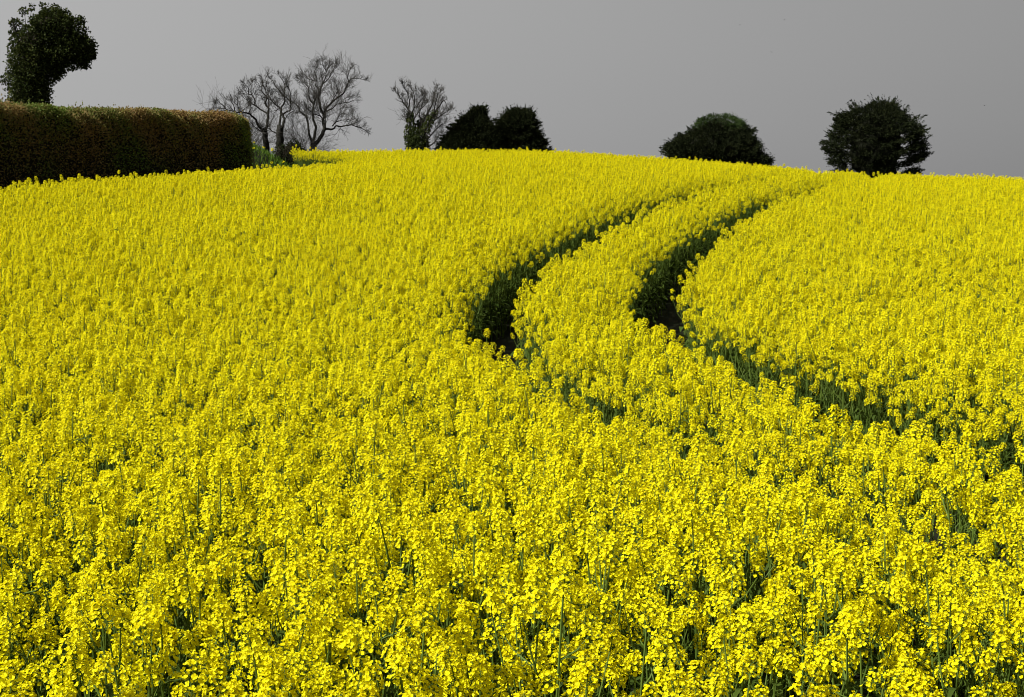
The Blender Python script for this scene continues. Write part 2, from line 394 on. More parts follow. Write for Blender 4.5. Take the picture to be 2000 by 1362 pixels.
def flower(mb, pos, d, size, rng, openness):
    R = frame_from(d, rng.uniform(0, 6.28))
    for k in range(4):
        a = k * math.pi / 2 + rng.uniform(-.18, .18)
        tilt = rad(openness + rng.uniform(-14, 14))
        sw = rng.uniform(0.9, 1.12)
        V = PETAL_V * np.array([1, sw, 1])
        ct, st = math.cos(tilt), math.sin(tilt)
        V = np.stack([V[:, 0] * ct - V[:, 2] * st, V[:, 1], V[:, 0] * st + V[:, 2] * ct], axis=1)
        ca, sa = math.cos(a), math.sin(a)
        V = np.stack([V[:, 0] * ca - V[:, 1] * sa, V[:, 0] * sa + V[:, 1] * ca, V[:, 2]], axis=1)
        mb.add((V * size) @ R.T + pos, PETAL_F, 0)

def bud(mb, pos, d, size, rng, mat=1):
    R = frame_from(d, rng.uniform(0, 6.28))
    V = np.array([(0, 0, 0), (.5, 0, .9), (0, .5, .9), (-.5, 0, .9), (0, -.5, .9), (0, 0, 2.0)]) * size
    mb.add(V @ R.T + pos, [(0, 2, 1), (0, 3, 2), (0, 4, 3), (0, 1, 4), (5, 1, 2), (5, 2, 3), (5, 3, 4), (5, 4, 1)], mat)

def strip(mb, a, b, w, rng, mat):
    a = np.array(a); b = np.array(b)
    d = b - a
    s = np.cross(d, rng.normal(size=3)); s = s / (np.linalg.norm(s) + 1e-9) * w * .5
    mb.add([a - s, a + s, b + s, b - s], [(0, 1, 2, 3)], mat)

def flower_head(base, tip, n, rng, rmax=0.034, psize=0.0100):
    """one raceme between base and tip: open flowers below, buds at the crown (materials: petal, bud, stem)"""
    mb = MB()
    base = np.array(base); tip = np.array(tip)
    ax = tip - base; L = np.linalg.norm(ax); ax = ax / L
    mb.tube([base, base + ax * L * .5, tip], [0.0024, 0.0020, 0.0013], 3, 2)
    u = np.cross(ax, [0.3, 1, 0.1]); u /= np.linalg.norm(u); v = np.cross(ax, u)
    for i in range(n):
        t = (i + .5) / n
        t = t ** 0.75
        a = i * 2.39996 + rng.uniform(-.35, .35)
        out = u * math.cos(a) + v * math.sin(a)
        r = rmax * (1 - 0.55 * t ** 3.0) * rng.uniform(0.55, 1.10)
        rise = 0.35 + 0.75 * t
        p0 = base + ax * L * t
        p1 = p0 + out * r + ax * r * rise * .75
        strip(mb, p0, p1, 0.0013, rng, 2)
        d = out * (1.05 - .55 * t) + ax * (.45 + .8 * t) + rng.normal(size=3) * .32
        flower(mb, p1, d, psize * rng.uniform(0.82, 1.15) * (1 - .15 * t), rng, 24 + 22 * t)
    for i in range(9):
        a = i * 2.4
        rr_ = 0.0035 * math.sqrt(i)
        out = u * math.cos(a) + v * math.sin(a)
        bud(mb, tip + out * rr_ - ax * .004 * (i / 4), ax + out * .5, 0.0028, rng)
    return mb

def leaf_shape(mb, base, az, length, width, rng, lift=0.6, mat=0):
    """a bent lance-shaped clasping leaf"""
    d = np.array([math.cos(az), math.sin(az), 0]); s = np.array([-math.sin(az), math.cos(az), 0])
    n = 5
    V = []
    prof = [0.35, 0.95, 1.0, 0.62, 0.06]
    tw = rng.uniform(-.4, .4)
    for k in range(n):
        t = k / (n - 1)
        z = lift * t * length - (1.0 + lift * .3) * (t ** 2) * length * .75
        c = np.array(base) + d * (t * length * .9) + np.array([0, 0, z])
        w = prof[k] * width * .5 * rng.uniform(.85, 1.15)
        ss = s * math.cos(tw * t) + np.array([0, 0, 1]) * math.sin(tw * t)
        V += [c - ss * w + np.array([0, 0, .18 * w]), c, c + ss * w + np.array([0, 0, .18 * w])]
    F = []
    for k in range(n - 1):
        b = k * 3
        F += [(b, b + 1, b + 4, b + 3), (b + 1, b + 2, b + 5, b + 4)]
    mb.add(V, F, mat)

def make_plant(seed):
    """returns meshes of one kind of plant: stem, [flower heads], foliage"""
    rng = np.random.default_rng(seed)
    H = 1.25 * rng.uniform(.95, 1.05)
    lean = rng.normal(size=2) * 0.035
    def axis(z):
        t = z / H
        return np.array([lean[0] * t * t * 1.6 + .012 * math.sin(3 * t + seed), lean[1] * t * t * 1.6 + .012 * math.cos(2.5 * t + seed), z])
    heads = []
    st = MB()
    top_len = rng.uniform(.075, .135)
    zs = np.linspace(0, H - top_len, 8)
    st.tube([axis(z) for z in zs], list(np.linspace(.0085, .0030, 8)), 5)
    heads.append(flower_head(axis(H - top_len), axis(H) + np.array([rng.normal() * .006, rng.normal() * .006, 0]), int(rng.integers(52, 68)), rng, rmax=rng.uniform(.031, .039), psize=.0102))
    fo = MB()
    nb = int(rng.integers(5, 7))
    az = rng.uniform(0, 6.28)
    for i in range(nb):
        f = i / (nb - 1)
        z0 = H * (0.46 + 0.34 * f) + rng.uniform(-.02, .02)
        az += 2.4 + rng.uniform(-.3, .3)
        p0 = axis(z0)
        reach = rng.uniform(.09, .19) * (1.15 - .35 * f)
        zt = H * rng.uniform(.80, .975) - .05 * (1 - f)
        dirh = np.array([math.cos(az), math.sin(az), 0])
        hl = rng.uniform(.045, .08)
        pe = p0 * 1.0 + dirh * reach; pe[2] = zt - hl
        if pe[2] < z0 + .06: pe[2] = z0 + .06
        pm = p0 + dirh * reach * .62 + np.array([0, 0, (pe[2] - z0) * .42])
        st.tube([p0, pm, pe], [.0038, .0030, .0022], 4)
        tip = pe + np.array([0, 0, hl]) + dirh * .012 + rng.normal(size=3) * .008
        heads.append(flower_head(pe, tip, int(rng.integers(30, 42)), rng, rmax=rng.uniform(.025, .032), psize=.0098))
        leaf_shape(fo, p0, az + rng.uniform(-.3, .3), rng.uniform(.07, .13), rng.uniform(.018, .03), rng)
    for i in range(6):
        z0 = H * (0.16 + 0.055 * i) + rng.uniform(-.02, .02)
        leaf_shape(fo, axis(z0), rng.uniform(0, 6.28), rng.uniform(.14, .26), rng.uniform(.05, .09), rng, lift=.8)
    # spent pods and pedicels under the heads
    return st, heads, fo

HM = [M_PETAL, M_BUD, M_STEM]
ALLM = [M_PETAL, M_BUD, M_STEM, M_LEAF]
N_KINDS = 9
kinds = []
stock = []           # whole-plant meshes for the mass of the crop
for k in range(N_KINDS):
    st, heads, fo = make_plant(100 + k)
    kinds.append((st.mesh("stem", [M_STEM]), [h.mesh("flower_head", HM) for h in heads], fo.mesh("foliage", [M_LEAF])))
    whole = MB()
    for part, remap in [(st, {0: 2}), (fo, {0: 3})] + [(h, {0: 0, 1: 1, 2: 2}) for h in heads]:
        V = np.concatenate(part.v); b = whole.n
        whole.v.append(V); whole.n += len(V)
        whole.f.extend([[i + b for i in f] for f in part.f])
        whole.m.extend([remap[m] for m in part.m])
    o = bpy.data.objects.new("rapeseed_stock", whole.mesh("rapeseed_stock", ALLM))
    stock.append(o)

# tramlines (two wheel tracks, 1.7 m apart)
TRK = np.array(TRACK)
def densify(P, step=.1):
    out = []
    for a, b in zip(P[:-1], P[1:]):
        n = max(2, int(np.linalg.norm(b - a) / step))
        out.append(a + (b - a) * np.linspace(0, 1, n, endpoint=False)[:, None])
    return np.concatenate(out + [P[-1:]])
def smooth(P, it=400):
    P = P.copy()
    for _ in range(it):
        P[1:-1] = P[1:-1] * .5 + (P[:-2] + P[2:]) * .25
    return P
TR = smooth(densify(TRK, .15), 60)
tg = np.gradient(TR, axis=0); tg /= np.linalg.norm(tg, axis=1)[:, None]
TL = TR + np.stack([-tg[:, 1], tg[:, 0]], axis=1) * 1.95
ok = np.ones(len(TL), bool)
TRACKS = [TR, TL]

def half_track(which, y):
    """half the bare width of a wheel track along the field (the crop has closed over it near the camera)"""
    if which == 0:
        return np.interp(y, [7, 10, 12.5, 15, 24, 34, 45], [.54, .56, .48, .40, .41, .45, .46])
    return np.interp(y, [7, 9, 11, 13.5, 15, 24, 34, 45], [.08, .16, .24, .24, .38, .44, .50, .50])
def track_dist(x, y):
    """distance from the edge of the nearest wheel track (negative inside it)"""
    d = np.full(len(x), 1e9)
    for w, T in enumerate(TRACKS):
        ht = half_track(w, y)
        for i in range(0, len(x), 4000):
            q = np.stack([x[i:i + 4000], y[i:i + 4000]], axis=1)
            d[i:i + 4000] = np.minimum(d[i:i + 4000], np.sqrt(((q[:, None] - T[None, ::2]) ** 2).sum(2)).min(1) - ht[i:i + 4000])
    return d

def crop_left(y):
    return np.interp(y, [0, 33, 48, 53.6, 56.8, 58.2, 62.6, 80], [-25.5, -11.8, -8.9, -6.4, -6.1, -6.7, -9.5, -10.0])

rng = np.random.default_rng(7)
SP = 0.175
ys = np.arange(2.0, 68.0, SP)
PX, PY = [], []
for y in ys:
    half = min(0.36 * y + 4.0, 30.0)
    xs = np.arange(-half, half, SP)
    PX.append(xs); PY.append(np.full(len(xs), y))
PX = np.concatenate(PX); PY = np.concatenate(PY)
PX = PX + rng.uniform(-.5, .5, len(PX)) * SP * 1.3
PY = PY + rng.uniform(-.5, .5, len(PX)) * SP * 1.3
# slow variation of vigour across the field
def vigour(x, y):
    return (np.sin(x * .9 + 1.3 * np.sin(y * .35)) + np.sin(y * 1.1 + 1.7 * np.sin(x * .45 + 2)) + np.sin(x * 2.3 - y * 1.9) * .7) / 2.7
vg = vigour(PX, PY)
td = track_dist(PX, PY)
keep = (PX > crop_left(PY)) & (td > rng.uniform(-.06, .06, len(PX))) & (rng.uniform(size=len(PX)) > .04 + .12 * np.clip(-vg, 0, 1) + .26 * np.clip((6.6 - PY) / 2.4, 0, 1))
PX, PY, td, vg = PX[keep], PY[keep], td[keep], vg[keep]
PZ = ground_z(PX, PY)
SC = .985 + rng.normal(size=len(PX)) * .052 + .035 * vg
edge = np.clip(td / .35, 0, 1)
SC *= .93 + .07 * edge
SC *= 1 - .14 * np.clip(1 - td / .55, 0, 1) * np.clip((13.0 - PY) / 2, 0, 1)
tall = rng.uniform(size=len(PX)) < .012
SC[tall] *= 1.09
SC = np.clip(SC, .7, 1.16)
RX = rng.normal(size=len(PX)) * .05; RY = rng.normal(size=len(PX)) * .05; RZ = rng.uniform(0, 6.283, len(PX))
KIND = rng.integers(0, N_KINDS, len(PX))

# the plants that show largest: the nearest three hundred inside the picture
depth = PY
inside = (np.abs(PX) < 0.357 * PY + .06) & (PY > 3.78)
order = np.argsort(np.where(inside, depth, 1e9))
near = order[:297]
NEAR_LABEL = "flowering rapeseed plant in the nearest rows along the bottom edge of the field"
GROUP = "rapeseed plants in the nearest rows"
for i in near:
    st, heads, fo = kinds[KIND[i]]
    r = bpy.data.objects.new("rapeseed_plant", None)
    r.empty_display_size = .1
    r.location = (PX[i], PY[i], PZ[i]); r.rotation_euler = (RX[i], RY[i], RZ[i]); r.scale = (SC[i],) * 3
    COL.objects.link(r)
    tag(r, NEAR_LABEL, "rapeseed plant", GROUP)
    for nm, me in [("stem", st), ("foliage", fo)] + [("flower_head", h) for h in heads]:
        c = bpy.data.objects.new(nm, me)
        COL.objects.link(c); c.parent = r

rest = np.ones(len(PX), bool); rest[near] = False
me = bpy.data.meshes.new("rapeseed_crop")
me.from_pydata(np.stack([PX, PY, PZ], axis=1)[rest].tolist(), [], [])
for nm, typ, dat in (("kind_index", 'INT', KIND[rest]), ("turn", 'FLOAT_VECTOR', np.stack([RX, RY, RZ], axis=1)[rest]), ("size", 'FLOAT', SC[rest])):
    at = me.attributes.new(nm, typ, 'POINT')
    if typ == 'FLOAT_VECTOR': at.data.foreach_set("vector", dat.astype(np.float32).ravel())
    else: at.data.foreach_set("value", dat.astype(np.int32 if typ == 'INT' else np.float32))
crop = bpy.data.objects.new("rapeseed_crop", me)
COL.objects.link(crop)
tag(crop, "dense bright yellow rapeseed crop covering the rounded hill behind the nearest rows", "crop", kind="stuff")

def scatter(o, sources):
    ng = bpy.data.node_groups.new("scatter", 'GeometryNodeTree')
    ng.interface.new_socket(name="Geometry", in_out='INPUT', socket_type='NodeSocketGeometry')
    ng.interface.new_socket(name="Geometry", in_out='OUTPUT', socket_type='NodeSocketGeometry')
    N, Lk = ng.nodes, ng.links
    gi = N.new("NodeGroupInput"); go = N.new("NodeGroupOutput")
    iop = N.new("GeometryNodeInstanceOnPoints")
    jn = N.new("GeometryNodeJoinGeometry")
    for s in sources:
        oi = N.new("GeometryNodeObjectInfo"); oi.inputs["Object"].default_value = s
        gti = N.new("GeometryNodeGeometryToInstance")
        Lk.new(oi.outputs["Geometry"], gti.inputs[0]); Lk.new(gti.outputs[0], jn.inputs[0])
    def attr(nm, typ):
        a = N.new("GeometryNodeInputNamedAttribute"); a.data_type = typ; a.inputs["Name"].default_value = nm
        return a.outputs["Attribute"]
    Lk.new(gi.outputs[0], iop.inputs["Points"])
    Lk.new(jn.outputs[0], iop.inputs["Instance"])
    iop.inputs["Pick Instance"].default_value = True
    Lk.new(attr("kind_index", 'INT'), iop.inputs["Instance Index"])
    Lk.new(attr("turn", 'FLOAT_VECTOR'), iop.inputs["Rotation"])
    Lk.new(attr("size", 'FLOAT'), iop.inputs["Scale"])
    Lk.new(iop.outputs["Instances"], go.inputs[0])
    md = o.modifiers.new("scatter", 'NODES'); md.node_group = ng
scatter(crop, stock)

def place_plant(k, loc, sc, label, group=None):
    st, heads, fo = kinds[k]
    r = empty("rapeseed_plant", loc); r.scale = (sc,) * 3
    tag(r, label, "rapeseed plant", group)
    for nm, m_ in [("stem", st), ("foliage", fo)] + [("flower_head", h) for h in heads]:
        c = bpy.data.objects.new(nm, m_); COL.objects.link(c); c.parent = r
place_plant(3, (3.08, 60.0, gz(3.08, 60.0)), 1.2, "single tall rapeseed plant standing up above the hill crest between the dark evergreens")

# ------------------------------------------------------------------ hedge
rng = np.random.default_rng(21)
HA = np.array([-19.8, 36.0]); HB = np.array([-10.75, 57.8])
hd = (HB - HA); HL = np.linalg.norm(hd); hd /= HL
hn = np.array([hd[1], -hd[0]])              # towards the field
def hedge_top(s):
    y = HA[1] + hd[1] * s
    return np.interp(y, [36, 45, 51.5, 56.5, 58.5], [5.38, 5.86, 6.10, 6.36, 6.40])
def hedge_surf(s, c, b):
    """s along, c in 0..1 round the section from field foot over the top to the back foot; b bulge"""
    s = np.asarray(s); c = np.asarray(c)
    W = 0.85
    xy0 = HA[None] + hd[None] * s[:, None]
    g = ground_z(xy0[:, 0], xy0[:, 1]) - .1
    h = hedge_top(s) - g
    a = c * math.pi
    # superellipse section
    ca, sa = np.cos(a), np.sin(a)
    e = .46
    off = np.sign(ca) * np.abs(ca) ** e * W
    zz = np.abs(sa) ** e * h
    endk = np.sqrt(np.clip((HL - s) / 1.3, 0, 1))
    endk = .35 + .65 * endk
    off = off * endk; zz = zz * (0.80 + .20 * endk)
    lump = .05 * np.sin(s * 1.37 + c * 9 + 1.5 * np.sin(s * .61)) + .035 * np.sin(s * 3.9 + c * 17 + 2 * np.sin(s * 1.3 + c * 6)) + .03 * np.sin(s * .83 - c * 13)
    off = off + np.sign(ca) * (lump + b) * np.abs(ca) ** .3
    zz = zz + (lump * .7 + b) * np.abs(sa) ** 3
    P = np.stack([xy0[:, 0] + hn[0] * off, xy0[:, 1] + hn[1] * off, g + zz], axis=1)
    Nn = np.stack([hn[0] * ca, hn[1] * ca, sa + .05], axis=1)
    return P, Nn
hm = MB()
ss = np.linspace(0, HL, 90); cc = np.linspace(0, 1, 28)
Sg, Cg = np.meshgrid(ss, cc, indexing='ij')
Pc, _ = hedge_surf(Sg.ravel(), Cg.ravel(), -.07)
F = []
for i in range(89):
    for j in range(27):
        a = i * 28 + j
        F.append((a, a + 1, a + 29, a + 28))
F.append([89 * 28 + j for j in range(28)])
hm.add(Pc, F, 1)
def hedge_leaves(n, c0, c1, s0=0):
    s = rng.uniform(s0, HL, n); c = rng.uniform(c0, c1, n)
    P, Nn = hedge_surf(s, c, rng.uniform(-.10, .07, n))
    D = Nn * .8 + rng.normal(size=(n, 3)) * .75 + np.array([0, 0, .25])
    hm.blades(P, D, rng.uniform(.05, .12, n), rng.uniform(.03, .06, n), 0, .15, rng)
hedge_leaves(52000, .01, .5)
hedge_leaves(14000, .4, .75)
hedge_leaves(4000, .75, .99)
# the rounded end face
n = 16000
c = rng.uniform(0.02, .98, n)
P, Nn = hedge_surf(np.full(n, HL), c, 0)
mid = np.array([HB[0], HB[1]])
k = rng.uniform(0, 1, n)[:, None]
g = gz(*HB) - .1
P[:, :2] = mid + (P[:, :2] - mid) * k
P[:, 2] = g + (P[:, 2] - g) * rng.uniform(.0, 1, n) ** .7
P[:, :2] += hd[None] * (rng.uniform(-.05, .14, n)[:, None])
hm.blades(P, np.array([hd[0], hd[1], .3])[None] + rng.normal(size=(n, 3)) * .8, rng.uniform(.05, .12, n), rng.uniform(.03, .06, n), 0, .15, rng)
# sprigs that stand above the clipped top
for q in range(480):
    s = np.array([rng.uniform(0, HL)]); cq = np.array([rng.uniform(.40, .66)])
    P, _ = hedge_surf(s, cq, 0)
    hgt = rng.uniform(.04, .16) * (2.0 if rng.uniform() < .10 else 1)
    m_ = int(rng.integers(5, 12))
    t = rng.uniform(0, 1, m_)[:, None]
    hm.blades(P + np.array([0, 0, 1]) * t * hgt + rng.normal(size=(m_, 3)) * .02, rng.normal(size=(m_, 3)) + np.array([0, 0, .8]), rng.uniform(.05, .09, m_), rng.uniform(.03, .05, m_), 0, 0, rng)
tag(hm.build("hedge", [M_HEDGE, M_CORE]), "long clipped hedge of brown and green leaves along the field's edge", "hedge")

# ------------------------------------------------------------------ generic leafy masses
def lobe_leaves(mb, lobes, per, rng, L, W, depth=1.0, shell=.72, mat=0, up=.25, core=None, yoff=0.0):
    for x, z, rx, rz in lobes:
        ry = depth * min(rx, rz * 1.25)
        area = 4 * math.pi * ((rx * ry + rx * rz + ry * rz) / 3)
        n = int(area * per)
        d = rng.normal(size=(n, 3)); d /= np.linalg.norm(d, axis=1)[:, None]
        wob = 1 + .17 * np.sin(d[:, 0] * 5 + x * 3) * np.sin(d[:, 2] * 6 + z * 2) + .07 * np.sin(d[:, 1] * 7 + d[:, 0] * 9)
        r = rng.uniform(shell, 1.04, n) * wob
        r = np.where(rng.uniform(size=n) < .07, r * rng.uniform(1.0, 1.22, n), r)
        P = np.array([x, yoff, z]) + d * r[:, None] * np.array([rx, ry, rz])
        D = d * .8 + rng.normal(size=(n, 3)) * .7 + np.array([0, 0, up])
        mb.blades(P, D, rng.uniform(*L, n), rng.uniform(*W, n), mat, .1, rng)

def blob(mb, x, y, z, rx, ry, rz, mat=0):
    """rough dark inner mass"""
    V, F = [], []
    nu, nv = 12, 8
    for j in range(nv + 1):
        b = math.pi * j / nv
        for i in range(nu):
            a = 2 * math.pi * i / nu
            w = 1 + .12 * math.sin(3 * a + 2 * b + x)
            V.append((x + rx * w * math.sin(b) * math.cos(a), y + ry * w * math.sin(b) * math.sin(a), z + rz * w * math.cos(b)))
    for j in range(nv):
        for i in range(nu):
            F.append((j * nu + i, j * nu + (i + 1) % nu, (j + 1) * nu + (i + 1) % nu, (j + 1) * nu + i))
    mb.add(V, F, mat)

# ivy-clad leaning tree behind the hedge
rng = np.random.default_rng(33)
(bx, by, bz), lobes, sprigs = IVY_TREE
lobes = [(x, z, rx * .94, rz * .94) for x, z, rx, rz in lobes]
root = empty("ivy_clad_tree", (bx, by, bz))
tag(root, "leaning tree smothered in dark ivy behind the left end of hedge", "tree")
tk = MB()
cx0 = lobes[0][0]
tk.tube([(cx0, 0, -.3), (cx0 - .1, 0, 3), (cx0, 0, 6.5), (cx0 + .5, .1, 9.0)], [.75, .6, .5, .25], 8)
tk.tube([(cx0 - .1, 0, 6), (cx0 + 1.2, .2, 8.2), (cx0 + 2.8, .3, 8.9), (cx0 + 4.0, .3, 8.3)], [.4, .3, .2, .08], 6)
tk.tube([(cx0, 0, 6.5), (cx0 - .6, -.2, 9.0), (cx0 - .9, -.2, 10.3)], [.2, .1, .04], 5)
for q in range(9):                           # a few dead twigs under the leaning arm
    p = np.array([cx0 + 1.25, rng.normal() * .2, 6.0 + q * .13])
    d = np.array([1.0, 0, rng.uniform(-.35, .45)])
    ln = rng.uniform(.35, 1.0)
    pts = [p]
    for k in range(4):
        d = d + rng.normal(size=3) * .22 + np.array([0, 0, -.12])
        pts.append(pts[-1] + d / np.linalg.norm(d) * ln * .3)
    tk.tube(pts, [.02, .017, .014, .011, .008], 3)
tk.build("trunk", [M_BARK], root)
iv = MB()
for x, z, rx, rz in lobes:
    blob(iv, x, 0, z, rx * .62, min(rx, rz) * .62, rz * .62, 1)
lobe_leaves(iv, lobes, 150, rng, (.10, .21), (.08, .15))
lobe_leaves(iv, [(cx0, 3.2, 1.35, 3.4)], 90, rng, (.10, .21), (.08, .15))
extra = []
for q in range(46):
    x, z, rx, rz = lobes[int(rng.integers(0, len(lobes)))]
    t = rng.uniform(-.3, 3.5)
    extra.append((x + rx * 1.08 * math.cos(t), z + rz * 1.08 * math.sin(t), rng.uniform(.12, .28), rng.uniform(.15, .38)))
lobe_leaves(iv, extra, 55, rng, (.12, .22), (.09, .15), shell=.2)
lobe_leaves(iv, sprigs, 60, rng, (.12, .22), (.09, .16), shell=.2)
for x, z, rx, rz in sprigs:
    if z > 8.6: iv.tube([(cx0 + (x - cx0) * .6, 0, z - .9), (x, 0, z)], [.025, .012], 3, 1)
iv.build("crown", [M_IVY, M_CORE], root)

# rounded bush behind the left end of the hedge
bb = MB()
bpos = (-17.6, 47.8, gz(-17.6, 47.8))
lb = [(0, 1.9, 1.5, 1.9), (.9, 1.7, .8, 1.75), (-1.1, 1.9, .9, 1.85)]
for x, z, rx, rz in lb: blob(bb, x, 0, z, rx * .85, rx * .7, rz * .85, 1)
lobe_leaves(bb, lb, 420, rng, (.05, .11), (.03, .06))
tag(bb.build("bush", [M_HEDGE, M_CORE], loc=bpos), "low rounded olive green bush showing over the hedge below the ivy tree", "bush")

# ------------------------------------------------------------------ yews
def yew(name, data, seed, label, blades=3600, top_green=0.0, gappy=0.0):
    rng = np.random.default_rng(seed)
    (bx, by, bz), rows = data
    rows = sorted(rows)
    zz = np.array([r[0] for r in rows]); xl = np.array([r[1] for r in rows]); xr = np.array([r[2] for r in rows])
    if gappy > .5:
        mid_ = (xl + xr) / 2; hw_ = (xr - xl) / 2 * .93
        xl, xr = mid_ - hw_, mid_ + hw_
        zz = zz - .25
    zlow = zz[0]
    root = empty(name, (bx, by, bz))
    tag(root, label, "tree")
    tk = MB()
    cxm = float(np.interp(zlow + 1, zz, (xl + xr) / 2))
    ztop = zz[-1]
    tk.tube([(cxm, 0, -.3), (cxm + .1, 0, 1.5), (cxm, .1, 3.5), (cxm, 0, ztop - .8)], [.75, .55, .4, .08], 8)
    for q in range(26):
        a = rng.uniform(0, 6.28); z = rng.uniform(1.2, ztop - 1.6)
        zt = min(z + rng.uniform(.6, 1.6), ztop - .3)
        hw = float(np.interp(zt, zz, (xr - xl) / 2)) * .70; cxx = float(np.interp(zt, zz, (xl + xr) / 2))
        e = (cxx + hw * math.cos(a), hw * .9 * math.sin(a), zt)
        tk.tube([(cxm, 0, z), (cxm + (e[0] - cxm) * .5, e[1] * .5, z + (zt - z) * .75), e], [.13, .08, .03], 4)
    tk.build("trunk", [M_YEWINNER], root)
    cr = MB()
    # solid inner mass, the crown's interior shade put into its dark colour
    nz = 10
    V, F = [], []
    zr = np.linspace(max(.6, zlow - 1.0), ztop - .35, nz)
    for j, z in enumerate(zr):
        hw = float(np.interp(z, zz, (xr - xl) / 2)) * (.66 - .22 * gappy); cxx = float(np.interp(z, zz, (xl + xr) / 2))
        if j in (0, nz - 1): hw *= .4
        for i in range(14):
            a = 2 * math.pi * i / 14
            w = 1 + .16 * math.sin(3 * a + z * 2) + .1 * math.sin(5 * a - z * 3)
            V.append((cxx + hw * w * math.cos(a), hw * w * .9 * math.sin(a), z))
    for j in range(nz - 1):
        for i in range(14):
            F.append((j * 14 + i, j * 14 + (i + 1) % 14, (j + 1) * 14 + (i + 1) % 14, (j + 1) * 14 + i))
    cr.add(V, F, 1)
    # sprays
    n = blades
    z = rng.uniform(zlow - 1.2, ztop, n * 2)
    hw = np.interp(z, zz, (xr - xl) / 2)
    keepz = rng.uniform(0, hw.max(), n * 2) < hw
    z, hw = z[keepz], hw[keepz]
    n = len(z)
    a = rng.uniform(0, 2 * math.pi, n)
    cxx = np.interp(z, zz, (xl + xr) / 2)
    lump = 1 + .07 * np.sin(a * 7 + z * 4.1 + seed) * np.sin(z * 5.3 - a * 3) + .05 * np.sin(a * 13 - z * 7)
    rho = rng.uniform(.55, 1.0, n) ** .6 * lump
    P = np.stack([cxx + hw * rho * np.cos(a), hw * .9 * rho * np.sin(a), z], axis=1)
    if gappy:
        g = .6 * np.sin(P[:, 0] * 1.9 + seed) + 1.5 * np.sin(P[:, 2] * 5.6 - np.abs(P[:, 0] - cxm) * 1.6 + 1.2 * np.sin(a * 3)) + .8 * np.sin(P[:, 1] * 2.3 + P[:, 2] * 2.0)
        low = np.clip(1 - (z - zlow) / (ztop - zlow) * 1.25, 0, 1)
        kp = ~((g > 1.1 - gappy * low * 2.2) & (rho > .55) & (low > .12))
        P, z, a, n = P[kp], z[kp], a[kp], int(kp.sum())
    outd = np.stack([np.cos(a), np.sin(a) * .9, np.full(n, .38)], axis=1)
    toph = np.clip((z - (ztop - 1.4)) / 1.4, 0, 1)
    outd[:, 2] += toph * 1.1
    if gappy > .5: outd[:, 2] -= .34 * np.clip(1 - (z - zlow) / (ztop - zlow) * 1.4, 0, 1)
    pale = np.zeros(n, bool)
    if top_green:
        cc_ = np.sin(P[:, 0] * 1.7 + seed) * .35
        pale = (z > ztop - top_green + cc_ + rng.normal(size=n) * .25)
    for mat, sel in ((0, ~pale), (2, pale)):
        idx = np.nonzero(sel)[0]
        if len(idx) == 0: continue
        for q in range(9):
            m_ = len(idx)
            D = outd[idx] + rng.normal(size=(m_, 3)) * .45
            st_ = P[idx] + rng.normal(size=(m_, 3)) * .09
            sz = rng.uniform(.16, .34, m_) * (.7 if mat == 2 else 1)
            cr.blades(st_, D, sz, sz * rng.uniform(.22, .36, m_), mat, .05, rng)
    # boughs that push out of the outline
    for i in rng.choice(n, size=85, replace=False):
        if (pale[i] and rng.uniform() < .85) or (top_green and z[i] > ztop - 1.5): continue
        cxi = float(np.interp(z[i], zz, (xl + xr) / 2)); hwi = float(np.interp(z[i], zz, (xr - xl) / 2))
        p0 = np.array([cxi + hwi * .80 * math.cos(a[i]), hwi * .72 * math.sin(a[i]), z[i]])
        d = outd[i] + rng.normal(size=3) * .22; d /= np.linalg.norm(d)
        Ls = rng.uniform(.7, 1.25) * min(1, .45 + hwi / 5) * (1 + .45 * (gappy > .5))
        k = 90
        t = rng.uniform(0, 1, k)
        wd = (.34 * (1 - t) + .05)[:, None]
        pts = p0 + d * (t * Ls)[:, None] + rng.normal(size=(k, 3)) * wd * np.array([.6, .6, .45])
        cr.blades(pts, d + rng.normal(size=(k, 3)) * .5, rng.uniform(.15, .32, k), rng.uniform(.05, .09, k), 0, .03, rng)
    # shoots that stick out of the outline
    pick = rng.choice(n, size=min(n, 640), replace=False)
    for i in pick:
        if (pale[i] and rng.uniform() < .8) or (top_green and z[i] > ztop - 1.5): continue
        cxi = float(np.interp(z[i], zz, (xl + xr) / 2)); hwi = float(np.interp(z[i], zz, (xr - xl) / 2))
        p0 = np.array([cxi + hwi * .92 * math.cos(a[i]), hwi * .83 * math.sin(a[i]), z[i]])
        d = outd[i] + rng.normal(size=3) * .25; d /= np.linalg.norm(d)
        Ls = rng.uniform(.4, 1.0)
        k = 16
        t = np.sort(rng.uniform(0, .95, k))
        pts = p0 + d * (t * Ls)[:, None] + rng.normal(size=(k, 3)) * .03
        pts[:, 2] += .12 * t * t
        cr.blades(pts, d + rng.normal(size=(k, 3)) * .5 * (1 - .5 * t)[:, None], .26 - .12 * t, .085 - .04 * t, 0, .03, rng)
    cr.build("crown", [M_YEW, M_YEWINNER, M_YEWTOP], root)

yew("yew_tree", YEW_POINTED, 1, "dark evergreen yew with a pointed top beside the ivy-stemmed bare tree")
yew("yew_tree", YEW_ROUND, 2, "dark evergreen yew with a blunt rounded top and ragged right side", gappy=.25)
yew("yew_tree", YEW_DOMED, 3, "dark spreading yew with a smooth green dome on top", blades=4200, top_green=1.3)
yew("yew_tree", YEW_BROAD, 4, "broad dark yew with sky showing through its lower branches", blades=4600, gappy=.75)
